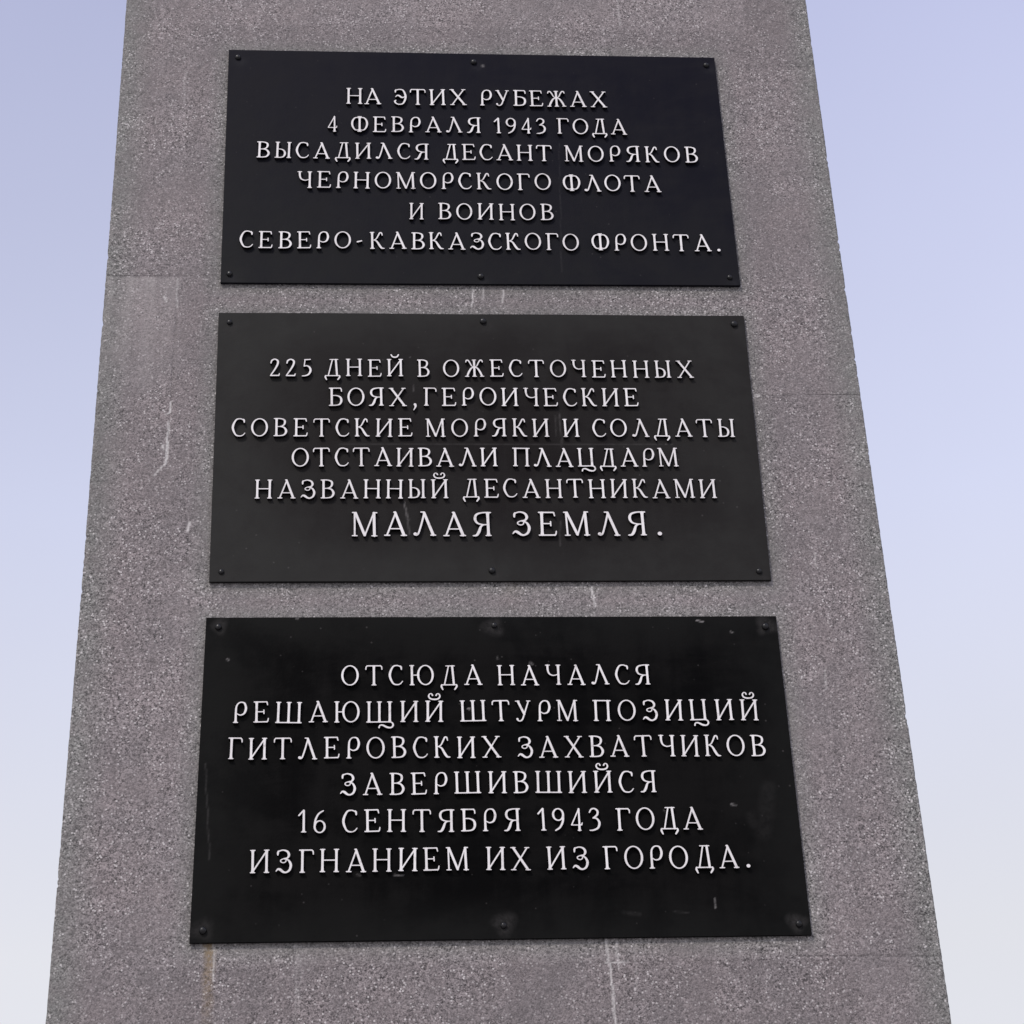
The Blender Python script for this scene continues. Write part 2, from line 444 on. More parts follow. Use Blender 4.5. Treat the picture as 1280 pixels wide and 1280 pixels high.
def build_shaft():
    z0, z1, st = 3.15, 7.05, 0.0042
    nz = int((z1 - z0) / st) + 1
    nx = int(2.3 / st) + 1
    zs = np.concatenate(([0.30, 1.5, 2.6], np.linspace(z0, z1, nz), [8.0, 9.5, Z_TOP]))
    u = np.linspace(0, 1, nx)
    Z, Uu = np.meshgrid(zs, u, indexing='ij')
    X = edge_l(Z) * (1 - Uu) + edge_r(Z) * Uu
    # tiny chips along both arrises
    chip = rng.normal(0, 1, len(zs)); chip = np.convolve(chip, np.ones(3) / 3, 'same')
    chip2 = rng.normal(0, 1, len(zs)); chip2 = np.convolve(chip2, np.ones(3) / 3, 'same')
    X[:, 0] += np.clip(chip, -1, 2.5) * 0.0006
    X[:, -1] -= np.clip(chip2, -1, 2.5) * 0.0006
    Y = np.zeros_like(X)
    nr = len(zs)
    front = np.stack([X, Y, Z], -1).reshape(-1, 3)
    # back edge columns
    # a few larger nicks knocked out of the corners
    for k in range(26):
        zc, hw, dpt = rng.uniform(3.25, 6.95), rng.uniform(0.004, 0.014), rng.uniform(0.0015, 0.005)
        nick = dpt * np.clip(1 - np.abs(zs - zc) / hw, 0, 1)
        if k % 2: X[:, 0] += nick
        else: X[:, -1] -= nick
    front = np.stack([X, Y, Z], -1).reshape(-1, 3)
    bl = np.stack([X[:, 0], np.full(nr, DEPTH), zs], -1)
    brr = np.stack([X[:, -1], np.full(nr, DEPTH), zs], -1)
    verts = np.concatenate([front, bl, brr])
    idx = np.arange(nr * nx).reshape(nr, nx)
    f = np.stack([idx[:-1, :-1], idx[:-1, 1:], idx[1:, 1:], idx[1:, :-1]], -1).reshape(-1, 4)
    L = nr * nx + np.arange(nr); Rr = L + nr
    fl = np.stack([idx[1:, 0], L[1:], L[:-1], idx[:-1, 0]], -1)
    fr = np.stack([idx[:-1, -1], Rr[:-1], Rr[1:], idx[1:, -1]], -1)
    fb = np.stack([L[:-1], L[1:], Rr[1:], Rr[:-1]], -1)
    faces = np.concatenate([f, fl, fr, fb])
    me = bpy.data.meshes.new("shaft")
    me.vertices.add(len(verts)); me.vertices.foreach_set("co", verts.ravel())
    me.loops.add(faces.size); me.loops.foreach_set("vertex_index", faces.ravel())
    me.polygons.add(len(faces))
    me.polygons.foreach_set("loop_start", np.arange(0, faces.size, 4))
    me.update(calc_edges=True)
    # cap
    bm = bmesh.new(); bm.from_mesh(me); bm.verts.ensure_lookup_table()
    top = [bm.verts[i] for i in idx[-1, :]] + [bm.verts[Rr[-1]], bm.verts[L[-1]]]
    bm.faces.new(top)
    bm.to_mesh(me); bm.free()
    VX, VZ = verts[:, 0], verts[:, 2]
    onf = verts[:, 1] < 1e-6
    set_attr(me, "lime", strokes(VX, VZ, WHITE) * onf)
    set_attr(me, "joint", strokes(VX, VZ, JOINT, amp=0.0004) * onf)
    set_attr(me, "rust", strokes(VX, VZ, RUST, gradient=True, amp=0.002) * onf)
    wash = np.zeros_like(VX)
    for i, s in enumerate(WASH):
        d, t = seg_dist(VX + wobble(VZ, i, 0.004), VZ, s)
        top_cut = np.clip((5.653 - VZ) / 0.006, 0, 1) if s[1] > 5.6 else 1.0
        s = (s[0], s[1] + 0.05) + tuple(s[2:])
        d, t = seg_dist(VX + wobble(VZ, i, 0.004), VZ, s)
        wash = np.maximum(wash, np.exp(-(d / s[4]) ** 2) * s[5] * (1 - 0.6 * t) * top_cut)
    blk = ((VX > -1.14) & (VX < -0.932)) * np.clip((5.653 - VZ) / 0.006, 0, 1) * np.clip((VZ - 5.22) / 0.40, 0, 1) * 0.24
    wash = np.maximum(wash * 1.15, blk)
    set_attr(me, "wash", wash * onf)
    # colder grey tint along the arrises and around the plates
    e = np.minimum(VX - edge_l(VZ), edge_r(VZ) - VX)
    ew = np.clip(1.25 - e / 0.085, 0, 1)
    dp = np.full_like(VX, 9.0)
    for q in PLATES:
        xa, xb = q[0][0], q[1][0]; zb, zt = q[2][1], q[0][1]
        dp = np.minimum(dp, np.hypot(np.maximum(np.maximum(xa - VX, VX - xb), 0), np.maximum(np.maximum(zb - VZ, VZ - zt), 0)))
    ew = np.maximum(ew, 0.8 * np.clip(1.2 - dp / 0.055, 0, 1))
    set_attr(me, "edge", ew)
    # each slab has a faintly different tone
    sl = np.ones_like(VX)
    r = random.Random(3)
    cols = [(-9, -0.932, (3.01, 4.332, 5.655, 6.98)), (-0.932, 0.92, (2.9, 3.462, 4.61, 5.72, 6.70)), (0.92, 9, (2.58, 3.467, 5.224, 6.543, 7.86))]
    for xa, xb, hz in cols:
        hs = (-9,) + hz + (99,)
        for a, b in zip(hs[:-1], hs[1:]):
            sl[(VX >= xa) & (VX < xb) & (VZ >= a) & (VZ < b)] = 1 + r.uniform(-0.075, 0.075)
    set_attr(me, "slab", sl)
    return me

PLATES = [   # corners on the stele face, metres: upper left, upper right, lower left, lower right
    ((-0.8044, 6.5749), (0.7989, 6.5709), (-0.7989, 5.6246), (0.8023, 5.6275)),
    ((-0.8002, 5.5102), (0.8022, 5.5111), (-0.7941, 4.5785), (0.7967, 4.5810)),
    ((-0.7976, 4.4644), (0.7990, 4.4637), (-0.8046, 3.5242), (0.8007, 3.5243)),
]
BOLTS = [
    [(-0.7738, 6.5408), (-0.0029, 6.5345), (0.7684, 6.5349), (-0.7722, 5.6561), (-0.0031, 5.6527), (0.7708, 5.6568)],
    [(-0.7662, 5.4737), (-0.0011, 5.4825), (0.7688, 5.4777), (-0.7612, 4.6095), (0.0005, 4.6119), (0.7643, 4.6084)],
    [(-0.7630, 4.4341), (0.0016, 4.4362), (0.7650, 4.4300), (-0.7716, 3.5557), (-0.0008, 3.5595), (0.7694, 3.5536)],
]
link_mesh("shaft", build_shaft(), M_STONE, stele)

def step_mesh():
    bm = bmesh.new()
    for (hx, y0, y1, z0, z1) in ((1.75, -0.6, DEPTH + 0.6, 0.0, 0.16), (1.42, -0.27, DEPTH + 0.27, 0.16, 0.30)):
        g = bmesh.ops.create_cube(bm, size=1.0)
        for v in g["verts"]:
            v.co = Vector((v.co.x * 2 * hx, (v.co.y + 0.5) * (y1 - y0) + y0, (v.co.z + 0.5) * (z1 - z0) + z0))
    bmesh.ops.bevel(bm, geom=bm.edges[:], offset=0.012, segments=2, affect='EDGES')
    me = bpy.data.meshes.new("stepped_base"); bm.to_mesh(me); bm.free()
    return me
link_mesh("stepped_base", step_mesh(), M_BASE, stele)

# ------------------------------------------------------------------ plates
PT = 0.009          # plate thickness
GAP = 0.0025        # plates stand a hair off the stone

def build_plate(i):
    q = PLATES[i]
    nx, nz = 360, 220
    u, v = np.meshgrid(np.linspace(0, 1, nx), np.linspace(0, 1, nz))        # v: 0 bottom, 1 top
    def lerp(a, b, t): return a * (1 - t) + b * t
    X = lerp(lerp(q[2][0], q[3][0], u), lerp(q[0][0], q[1][0], u), v)
    Z = lerp(lerp(q[2][1], q[3][1], u), lerp(q[0][1], q[1][1], u), v)
    rs = np.random.default_rng(40 + i)
    # sheet metal is never quite flat
    Y = np.full_like(X, -PT - GAP)
    for k in range(7):
        fx, fz, ph = rs.uniform(1.5, 9), rs.uniform(1.5, 9), rs.uniform(0, 6.28)
        Y += 0.00035 * np.sin(X * fx + Z * fz + ph) * rs.uniform(0.4, 1)
    halo = np.zeros_like(X)
    for (bx, bz) in BOLTS[i]:
        d = np.hypot(X - bx, (Z - bz))
        if i == 2:
            Y += 0.0012 * np.exp(-(d / 0.022) ** 2)
            rr = rs.uniform(0.022, 0.031)
            ox, oz = rs.uniform(-0.006, 0.006), rs.uniform(-0.006, 0.010)
            d2 = np.hypot((X - bx - ox) * rs.uniform(0.85, 1.15), Z - bz - oz) * (1 + 0.16 * np.sin(3 * np.arctan2(Z - bz, X - bx) + rs.uniform(0, 6)))
            halo = np.maximum(halo, np.clip(1.35 - d2 / rr, 0, 1) * rs.uniform(0.5, 0.9))
        else:
            halo = np.maximum(halo, 0.35 * np.exp(-(np.hypot(X - bx - 0.01, Z - bz + 0.02) / 0.02) ** 2))
    bm_edge = 0.0012
    edge = np.minimum(np.minimum(u * 1.6, (1 - u) * 1.6), np.minimum(v * 0.95, (1 - v) * 0.95))
    verts = np.stack([X, Y, Z], -1).reshape(-1, 3)
    idx = np.arange(nx * nz).reshape(nz, nx)
    f = np.stack([idx[:-1, :-1], idx[:-1, 1:], idx[1:, 1:], idx[1:, :-1]], -1).reshape(-1, 4)
    ring = np.concatenate([idx[0, :-1], idx[:-1, -1], idx[-1, :0:-1], idx[:0:-1, 0]])
    back = verts[ring].copy(); back[:, 1] = -GAP
    bi = len(verts) + np.arange(len(ring))
    nxt = np.roll(np.arange(len(ring)), -1)
    side = np.stack([ring[nxt], ring, bi, bi[nxt]], -1)
    verts = np.concatenate([verts, back])
    faces = np.concatenate([f, side])
    me = bpy.data.meshes.new("plate")
    me.vertices.add(len(verts)); me.vertices.foreach_set("co", verts.ravel())
    me.loops.add(faces.size); me.loops.foreach_set("vertex_index", faces.ravel().astype(np.int32))
    me.polygons.add(len(faces)); me.polygons.foreach_set("loop_start", np.arange(0, faces.size, 4).astype(np.int32))
    me.update(calc_edges=True)
    sm = np.concatenate([np.ones(len(f), bool), np.zeros(len(side), bool)])
    me.polygons.foreach_set("use_smooth", sm)
    nface = len(f)
    bm = bmesh.new(); bm.from_mesh(me); bm.verts.ensure_lookup_table(); bm.faces.ensure_lookup_table(); bm.faces.index_update()
    for f_ in bm.faces[nface:]: f_.material_index = 1
    bm.faces.new([bm.verts[k] for k in bi]).material_index = 1
    bmesh.ops.recalc_face_normals(bm, faces=bm.faces[:])
    for e_ in bm.edges:
        if e_.is_manifold and len(e_.link_faces) == 2 and e_.link_faces[0].normal.dot(e_.link_faces[1].normal) < 0.5: e_.smooth = False
    bm.to_mesh(me); bm.free()
    # paint tone: paler low down and towards the rim, darker round the lettering
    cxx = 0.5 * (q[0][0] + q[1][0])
    if i == 0: fd = np.clip(1.05 - v * 1.15, 0, 1) * (0.75 - 0.35 * u) + 0.35 * np.clip(0.25 - u, 0, 1)  # bluish sheen painted into the base colour, left showing at the top
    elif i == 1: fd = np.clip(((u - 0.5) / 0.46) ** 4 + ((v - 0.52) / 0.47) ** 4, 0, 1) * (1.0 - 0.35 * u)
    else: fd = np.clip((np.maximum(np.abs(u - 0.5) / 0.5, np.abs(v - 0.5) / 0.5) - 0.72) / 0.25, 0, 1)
    set_attr(me, "gradient", np.concatenate([fd.ravel(), np.zeros(len(ring))]))
    set_attr(me, "halo", np.concatenate([halo.ravel(), np.zeros(len(ring))]))
    mk = strokes(X, Z, MARKS[i], amp=0.0008)
    set_attr(me, "mark", np.concatenate([mk.ravel(), np.zeros(len(ring))]))
    return me

def bolt_mesh():
    bm = bmesh.new()
    prof = [(0.0105, 0.0), (0.0108, 0.002), (0.0102, 0.0055), (0.0078, 0.0085), (0.0042, 0.0100), (0.0, 0.0104)]
    n = 20
    rings = []
    for r, h in prof[:-1]:
        rings.append([bm.verts.new((r * math.cos(2 * math.pi * k / n), -h, r * math.sin(2 * math.pi * k / n))) for k in range(n)])
    tip = bm.verts.new((0, -prof[-1][1], 0))
    for a, b in zip(rings[:-1], rings[1:]):
        for k in range(n): bm.faces.new((a[k], a[(k + 1) % n], b[(k + 1) % n], b[k]))
    for k in range(n): bm.faces.new((rings[-1][k], rings[-1][(k + 1) % n], tip))
    bmesh.ops.recalc_face_normals(bm, faces=bm.faces[:])
    for f in bm.faces: f.smooth = True
    me = bpy.data.meshes.new("bolt"); bm.to_mesh(me); bm.free()
    return me

# ------------------------------------------------------------------ raised letters
# Every letter is drawn as tapered strokes in units of the cap height; the outline
# is the zero line of their distance field, so corners come out soft like cast metal.
def l(x0, y0, x1, y1, w0, w1=None): return [(x0, y0, w0), (x1, y1, w0 if w1 is None else w1)]
def c(*pts, closed=False):
    P = list(pts); out = []
    m = len(P)
    rngk = range(m if closed else m - 1)
    for k in rngk:
        if closed: p0, p1, p2, p3 = P[(k - 1) % m], P[k], P[(k + 1) % m], P[(k + 2) % m]
        else: p0, p1, p2, p3 = P[max(k - 1, 0)], P[k], P[k + 1], P[min(k + 2, m - 1)]
        for s in range(8):
            t = s / 8
            out.append(tuple(0.5 * (2 * b + (cc - a) * t + (2 * a - 5 * b + 4 * cc - d) * t * t + (3 * b - a - 3 * cc + d) * t ** 3) for a, b, cc, d in zip(p0, p1, p2, p3)))
    out.append(P[0] if closed else P[-1])
    return out
def oval(cx, cy, rx, ry, ws, wt):
    out = []
    for k in range(41):
        a = 2 * math.pi * k / 40
        out.append((cx + rx * math.cos(a), cy + ry * math.sin(a), ws * math.cos(a) ** 2 + wt * math.sin(a) ** 2))
    return out
def serif(x, top, h=0.085): 
    y = 0.963 if top else 0.037
    return l(x - h, y, x + h, y, 0.062)
def stem(x, b=True, t=True, w=0.110):
    o = [c((x, 0.07, w * 1.28), (x, 0.13, w * 1.08), (x, 0.25, w), (x, 0.75, w), (x, 0.87, w * 1.08), (x, 0.93, w * 1.28))]
    if b: o.append(serif(x, False))
    if t: o.append(serif(x, True))
    return o
def i_body(x0=0.12, x1=0.66):
    return stem(x0) + stem(x1) + [l(x0 + 0.02, 0.10, x1 - 0.02, 0.90, 0.078)]
def top_bar(x0, x1): return [l(x0, 0.957, x1, 0.957, 0.072)]
def tick_r(x): return [c((x, 0.955, 0.072), (x + 0.055, 0.90, 0.07), (x + 0.065, 0.785, 0.066))]
def tail(x):
    return [c((x - 0.02, 0.05, 0.07), (x + 0.08, -0.01, 0.08), (x + 0.105, -0.12, 0.085), (x + 0.02, -0.215, 0.08), (x - 0.14, -0.20, 0.10),
              (x - 0.32, -0.105, 0.085), (x - 0.44, -0.115, 0.07), (x - 0.475, -0.215, 0.08))]
curly = [c((0.315, 1.235, 0.085), (0.275, 1.305, 0.062), (0.195, 1.295, 0.066), (0.155, 1.19, 0.08), (0.225, 1.08, 0.085), (0.39, 1.045, 0.085), (0.555, 1.08, 0.085),
           (0.625, 1.19, 0.08), (0.585, 1.295, 0.066), (0.505, 1.305, 0.062), (0.465, 1.235, 0.085))]
cup = [c((0.22, 1.23, 0.075), (0.28, 1.12, 0.085), (0.39, 1.085, 0.09), (0.50, 1.12, 0.085), (0.56, 1.23, 0.075))]
GLYPH = {
 'А': [l(0.40, 0.93, 0.11, 0.05, 0.078), l(0.385, 0.955, 0.69, 0.05, 0.108, 0.118), l(0.345, 0.965, 0.40, 0.965, 0.07), l(0.22, 0.30, 0.60, 0.30, 0.062),
       l(0.03, 0.037, 0.20, 0.037, 0.068), l(0.60, 0.037, 0.77, 0.037, 0.068)],
 'Б': stem(0.14, False, False) + top_bar(0.04, 0.53) + tick_r(0.51) + [c((0.14, 0.56, 0.066), (0.35, 0.56, 0.07), (0.52, 0.47, 0.10), (0.565, 0.29, 0.115), (0.50, 0.11, 0.095), (0.34, 0.045, 0.072), (0.04, 0.04, 0.072))],
 'В': stem(0.14, False, False) + [c((0.04, 0.957, 0.07), (0.30, 0.957, 0.072), (0.475, 0.89, 0.095), (0.515, 0.755, 0.108), (0.46, 0.61, 0.085), (0.32, 0.535, 0.066), (0.14, 0.53, 0.062)),
       c((0.30, 0.535, 0.062), (0.48, 0.475, 0.09), (0.575, 0.29, 0.118), (0.50, 0.105, 0.095), (0.33, 0.043, 0.072), (0.04, 0.04, 0.07))],
 'Г': stem(0.15, True, False) + top_bar(0.04, 0.52) + tick_r(0.51),
 'Д': [l(0.37, 0.95, 0.18, 0.06, 0.075), l(0.26, 0.96, 0.62, 0.96, 0.066), l(0.53, 0.95, 0.585, 0.06, 0.108), l(0.05, 0.05, 0.70, 0.05, 0.07),
       c((0.06, 0.06, 0.07), (0.045, -0.03, 0.095), (0.10, -0.17, 0.075)), c((0.69, 0.06, 0.07), (0.705, -0.03, 0.095), (0.62, -0.17, 0.08))],
 'Е': stem(0.14, False, False) + top_bar(0.04, 0.55) + [l(0.56, 0.95, 0.59, 0.82, 0.075, 0.06), l(0.14, 0.505, 0.44, 0.505, 0.064), l(0.44, 0.585, 0.445, 0.42, 0.066), l(0.04, 0.04, 0.58, 0.045, 0.072), c((0.57, 0.04, 0.075), (0.61, 0.09, 0.07), (0.63, 0.20, 0.06))],
 'Ж': stem(0.445) + [c((0.445, 0.55, 0.06), (0.33, 0.62, 0.065), (0.25, 0.80, 0.075), (0.17, 0.94, 0.08), (0.09, 0.94, 0.08), (0.055, 0.84, 0.06)), c((0.445, 0.55, 0.06), (0.30, 0.49, 0.09), (0.18, 0.27, 0.11), (0.10, 0.05, 0.095)), l(0.02, 0.037, 0.17, 0.037, 0.068),
       c((0.445, 0.55, 0.06), (0.56, 0.62, 0.065), (0.64, 0.80, 0.075), (0.72, 0.94, 0.08), (0.80, 0.94, 0.08), (0.835, 0.84, 0.06)), c((0.445, 0.55, 0.06), (0.59, 0.49, 0.09), (0.71, 0.27, 0.11), (0.79, 0.05, 0.095)), l(0.72, 0.037, 0.87, 0.037, 0.068)],
 'З': [c((0.095, 0.765, 0.075), (0.10, 0.86, 0.095), (0.12, 0.925, 0.07)), c((0.10, 0.90, 0.07), (0.28, 0.962, 0.07), (0.46, 0.905, 0.095), (0.53, 0.76, 0.11), (0.47, 0.63, 0.085), (0.36, 0.585, 0.062)),
       c((0.47, 0.63, 0.07), (0.33, 0.605, 0.06), (0.215, 0.55, 0.062), (0.215, 0.475, 0.062), (0.31, 0.435, 0.06), (0.40, 0.475, 0.058), (0.42, 0.55, 0.058), (0.47, 0.57, 0.06)),
       c((0.42, 0.575, 0.06), (0.53, 0.51, 0.09), (0.60, 0.33, 0.115), (0.55, 0.13, 0.10), (0.42, 0.035, 0.085), (0.30, 0.055, 0.10), (0.19, 0.15, 0.12), (0.10, 0.175, 0.09), (0.025, 0.09, 0.055))],
 'И': i_body(), 'Й': i_body() + curly, 'Й0': i_body() + cup,
 'К': stem(0.14) + [c((0.16, 0.50, 0.062), (0.31, 0.575, 0.068), (0.41, 0.76, 0.08), (0.49, 0.93, 0.085), (0.57, 0.92, 0.08), (0.60, 0.79, 0.06)), c((0.22, 0.52, 0.066), (0.35, 0.44, 0.09), (0.46, 0.22, 0.118), (0.56, 0.06, 0.105), (0.68, 0.035, 0.06))],
 'Л': [c((0.065, 0.085, 0.145), (0.11, 0.052, 0.09), (0.175, 0.12, 0.08), (0.27, 0.44, 0.08), (0.385, 0.93, 0.082)), l(0.375, 0.945, 0.68, 0.05, 0.108, 0.116), l(0.27, 0.965, 0.39, 0.965, 0.066), l(0.60, 0.037, 0.76, 0.037, 0.068)],
 'М': [l(0.10, 0.95, 0.115, 0.04, 0.078), l(0.13, 0.945, 0.455, 0.06, 0.11), l(0.75, 0.93, 0.465, 0.06, 0.072), l(0.765, 0.95, 0.79, 0.04, 0.112), l(0.03, 0.963, 0.15, 0.963, 0.068), l(0.74, 0.963, 0.86, 0.963, 0.068),
       serif(0.115, False, 0.08), serif(0.79, False, 0.085)],
 'Н': stem(0.12) + stem(0.66) + [l(0.12, 0.515, 0.66, 0.515, 0.064)],
 'О': [oval(0.385, 0.5, 0.33, 0.462, 0.108, 0.07)],
 'П': stem(0.14, True, False) + stem(0.66, True, False) + top_bar(0.04, 0.76),
 'Р': [c((0.14, 0.07, 0.138), (0.14, 0.16, 0.108), (0.14, 0.60, 0.095), (0.165, 0.80, 0.085), (0.25, 0.925, 0.075), (0.365, 0.962, 0.072), (0.49, 0.905, 0.09), (0.55, 0.68, 0.112), (0.485, 0.455, 0.095), (0.35, 0.375, 0.072), (0.25, 0.395, 0.066), (0.165, 0.455, 0.055)), serif(0.14, False)],
 'С': [c((0.585, 0.77, 0.07), (0.578, 0.87, 0.095), (0.55, 0.93, 0.07)), c((0.57, 0.89, 0.075), (0.40, 0.962, 0.072), (0.21, 0.885, 0.09), (0.08, 0.5, 0.115), (0.21, 0.115, 0.09), (0.40, 0.038, 0.072), (0.54, 0.09, 0.066), (0.625, 0.20, 0.055))],
 'Т': stem(0.37, True, False) + top_bar(0.08, 0.66) + tick_r(0.65) + [c((0.09, 0.955, 0.072), (0.035, 0.90, 0.07), (0.025, 0.785, 0.066))],
 'У': [l(0.13, 0.955, 0.375, 0.36, 0.11), c((0.57, 0.95, 0.072), (0.39, 0.40, 0.08), (0.29, 0.12, 0.08), (0.19, 0.045, 0.075), (0.11, 0.07, 0.075), (0.08, 0.14, 0.11)), serif(0.11, True, 0.075), serif(0.57, True, 0.07)],
 'Ф': stem(0.43) + [c((0.43, 0.83, 0.066), (0.33, 0.905, 0.07), (0.19, 0.865, 0.085), (0.085, 0.66, 0.11), (0.085, 0.40, 0.11), (0.19, 0.165, 0.085), (0.33, 0.115, 0.07), (0.43, 0.19, 0.066)),
       c((0.43, 0.83, 0.066), (0.53, 0.905, 0.07), (0.67, 0.865, 0.085), (0.775, 0.66, 0.11), (0.775, 0.40, 0.11), (0.67, 0.165, 0.085), (0.53, 0.115, 0.07), (0.43, 0.19, 0.066))],
 'Х': [l(0.13, 0.95, 0.69, 0.05, 0.112), l(0.67, 0.95, 0.13, 0.05, 0.076), serif(0.12, True, 0.085), serif(0.67, True, 0.08), serif(0.13, False, 0.085), serif(0.70, False, 0.085)],
 'Ц': stem(0.14, False) + stem(0.66, False) + [l(0.05, 0.04, 0.68, 0.045, 0.072)] + tail(0.68),
 'Ч': stem(0.58) + [c((0.12, 0.955, 0.11), (0.125, 0.74, 0.10), (0.18, 0.56, 0.085), (0.32, 0.47, 0.07), (0.47, 0.485, 0.064), (0.58, 0.54, 0.06)), serif(0.12, True, 0.085)],
 'Ш': stem(0.13, False) + stem(0.56, False) + stem(0.99, False) + [l(0.04, 0.04, 1.08, 0.04, 0.07)],
 'Щ': stem(0.13, False) + stem(0.56, False) + stem(0.99, False) + [l(0.04, 0.04, 1.02, 0.045, 0.07)] + tail(1.02),
 'Ы': stem(0.14, False, True) + stem(0.68) + [c((0.14, 0.54, 0.062), (0.29, 0.545, 0.066), (0.44, 0.46, 0.092), (0.495, 0.29, 0.112), (0.44, 0.11, 0.092), (0.30, 0.043, 0.072), (0.04, 0.04, 0.07))],
 'Э': [c((0.085, 0.78, 0.07), (0.085, 0.87, 0.09), (0.10, 0.93, 0.066)), c((0.09, 0.90, 0.07), (0.27, 0.962, 0.072), (0.46, 0.885, 0.09), (0.565, 0.5, 0.115), (0.46, 0.12, 0.09), (0.27, 0.038, 0.075), (0.12, 0.10, 0.085), (0.065, 0.22, 0.10), (0.11, 0.285, 0.07)),
       c((0.10, 0.50, 0.05), (0.18, 0.59, 0.08), (0.27, 0.565, 0.10), (0.37, 0.475, 0.10), (0.46, 0.47, 0.075), (0.54, 0.55, 0.05))],
 'Ю': stem(0.12) + [l(0.12, 0.5, 0.42, 0.5, 0.064), oval(0.70, 0.5, 0.315, 0.462, 0.108, 0.07)],
 'Я': stem(0.56, True, False) + [c((0.655, 0.957, 0.07), (0.38, 0.957, 0.072), (0.175, 0.885, 0.095), (0.115, 0.71, 0.11), (0.19, 0.54, 0.085), (0.38, 0.475, 0.066), (0.56, 0.475, 0.062)),
       c((0.42, 0.475, 0.066), (0.31, 0.40, 0.09), (0.235, 0.19, 0.118), (0.15, 0.055, 0.10), (0.03, 0.035, 0.06))],
 '1': [c((0.24, 0.07, 0.135), (0.24, 0.16, 0.106), (0.24, 0.95, 0.10)), serif(0.24, False, 0.085), l(0.235, 0.965, 0.05, 0.745, 0.075, 0.085)],
 '2': [c((0.06, 0.74, 0.07), (0.10, 0.89, 0.09), (0.24, 0.962, 0.08), (0.375, 0.86, 0.105), (0.36, 0.66, 0.105), (0.23, 0.37, 0.09), (0.05, 0.06, 0.075)), l(0.05, 0.045, 0.42, 0.045, 0.085), l(0.42, 0.05, 0.455, 0.15, 0.08, 0.06)],
 '3': [c((0.045, 0.80, 0.07), (0.12, 0.93, 0.08), (0.25, 0.962, 0.078), (0.37, 0.86, 0.10), (0.35, 0.69, 0.095), (0.18, 0.555, 0.066)), c((0.18, 0.555, 0.066), (0.33, 0.53, 0.085), (0.43, 0.35, 0.11), (0.37, 0.14, 0.10), (0.20, 0.04, 0.085), (0.04, 0.025, 0.065))],
 '4': [l(0.355, 0.95, 0.355, 0.04, 0.095, 0.108), l(0.36, 0.95, 0.05, 0.27, 0.075), l(0.05, 0.265, 0.45, 0.265, 0.066), l(0.45, 0.27, 0.475, 0.36, 0.07, 0.05), l(0.30, 0.035, 0.41, 0.035, 0.066)],
 '5': [l(0.13, 0.935, 0.38, 0.96, 0.08, 0.07), l(0.14, 0.93, 0.105, 0.57, 0.066), c((0.105, 0.57, 0.06), (0.23, 0.60, 0.075), (0.36, 0.51, 0.10), (0.405, 0.32, 0.112), (0.32, 0.12, 0.10), (0.17, 0.04, 0.08), (0.03, 0.025, 0.065))],
 '6': [oval(0.285, 0.285, 0.20, 0.25, 0.10, 0.07), c((0.085, 0.30, 0.10), (0.115, 0.58, 0.095), (0.23, 0.83, 0.085), (0.41, 0.965, 0.07))],
 '9': [oval(0.265, 0.715, 0.20, 0.25, 0.10, 0.07), c((0.465, 0.70, 0.10), (0.445, 0.43, 0.10), (0.325, 0.17, 0.095), (0.14, 0.035, 0.075))],
 '-': [l(0.05, 0.40, 0.23, 0.455, 0.10, 0.085)],
 '.': [l(0.09, 0.085, 0.095, 0.085, 0.165)],
 ',': [c((0.12, 0.09, 0.14), (0.145, -0.02, 0.10), (0.06, -0.21, 0.05))],
}

def outline(strk, inset):
    st = 0.0125
    gx = np.arange(-0.12, 1.36, st); gy = np.arange(-0.36, 1.42, st)
    X, Y = np.meshgrid(gx, gy)
    D = np.full_like(X, 9.0)
    for pl in strk:
        for (x0, y0, w0), (x1, y1, w1) in zip(pl[:-1], pl[1:]):
            d, t = seg_dist(X, Y, (x0, y0, x1, y1))
            D = np.minimum(D, d - 0.5 * (w0 + (w1 - w0) * t))
    D += inset
    # marching squares -> closed loops
    nxt = {}
    ny, nx = D.shape
    S = D < 0
    def ex(i, j): t = D[i, j] / (D[i, j] - D[i, j + 1]); return (gx[j] + t * st, gy[i])
    def ey(i, j): t = D[i, j] / (D[i, j] - D[i + 1, j]); return (gx[j], gy[i] + t * st)
    act = np.argwhere((S[:-1, :-1] | S[1:, :-1] | S[:-1, 1:] | S[1:, 1:]) & ~(S[:-1, :-1] & S[1:, :-1] & S[:-1, 1:] & S[1:, 1:]))
    pos = {}
    def link(a, b): nxt[a] = b
    for i, j in act:
        i, j = int(i), int(j)
        a, b, cc, d = S[i, j], S[i, j + 1], S[i + 1, j + 1], S[i + 1, j]
        B, Rr, T, Lf = ('x', i, j), ('y', i, j + 1), ('x', i + 1, j), ('y', i, j)
        code = a * 1 + b * 2 + cc * 4 + d * 8
        table = {1: [(B, Lf)], 2: [(Rr, B)], 3: [(Rr, Lf)], 4: [(T, Rr)], 5: [(B, Rr), (T, Lf)], 6: [(T, B)], 7: [(T, Lf)], 8: [(Lf, T)], 9: [(B, T)], 10: [(Rr, T), (Lf, B)], 11: [(Rr, T)], 12: [(Lf, Rr)], 13: [(B, Rr)], 14: [(Lf, B)]}
        for p, q in table[code]: link(p, q)
    loops = []
    todo = set(nxt)
    while todo:
        s = todo.pop(); lp = [s]; k = nxt[s]
        while k != s and k in todo:
            todo.discard(k); lp.append(k); k = nxt[k]
        pts = [ex(p[1], p[2]) if p[0] == 'x' else ey(p[1], p[2]) for p in lp]
        if len(pts) > 6: loops.append(simplify(pts, 0.0022))
    return loops

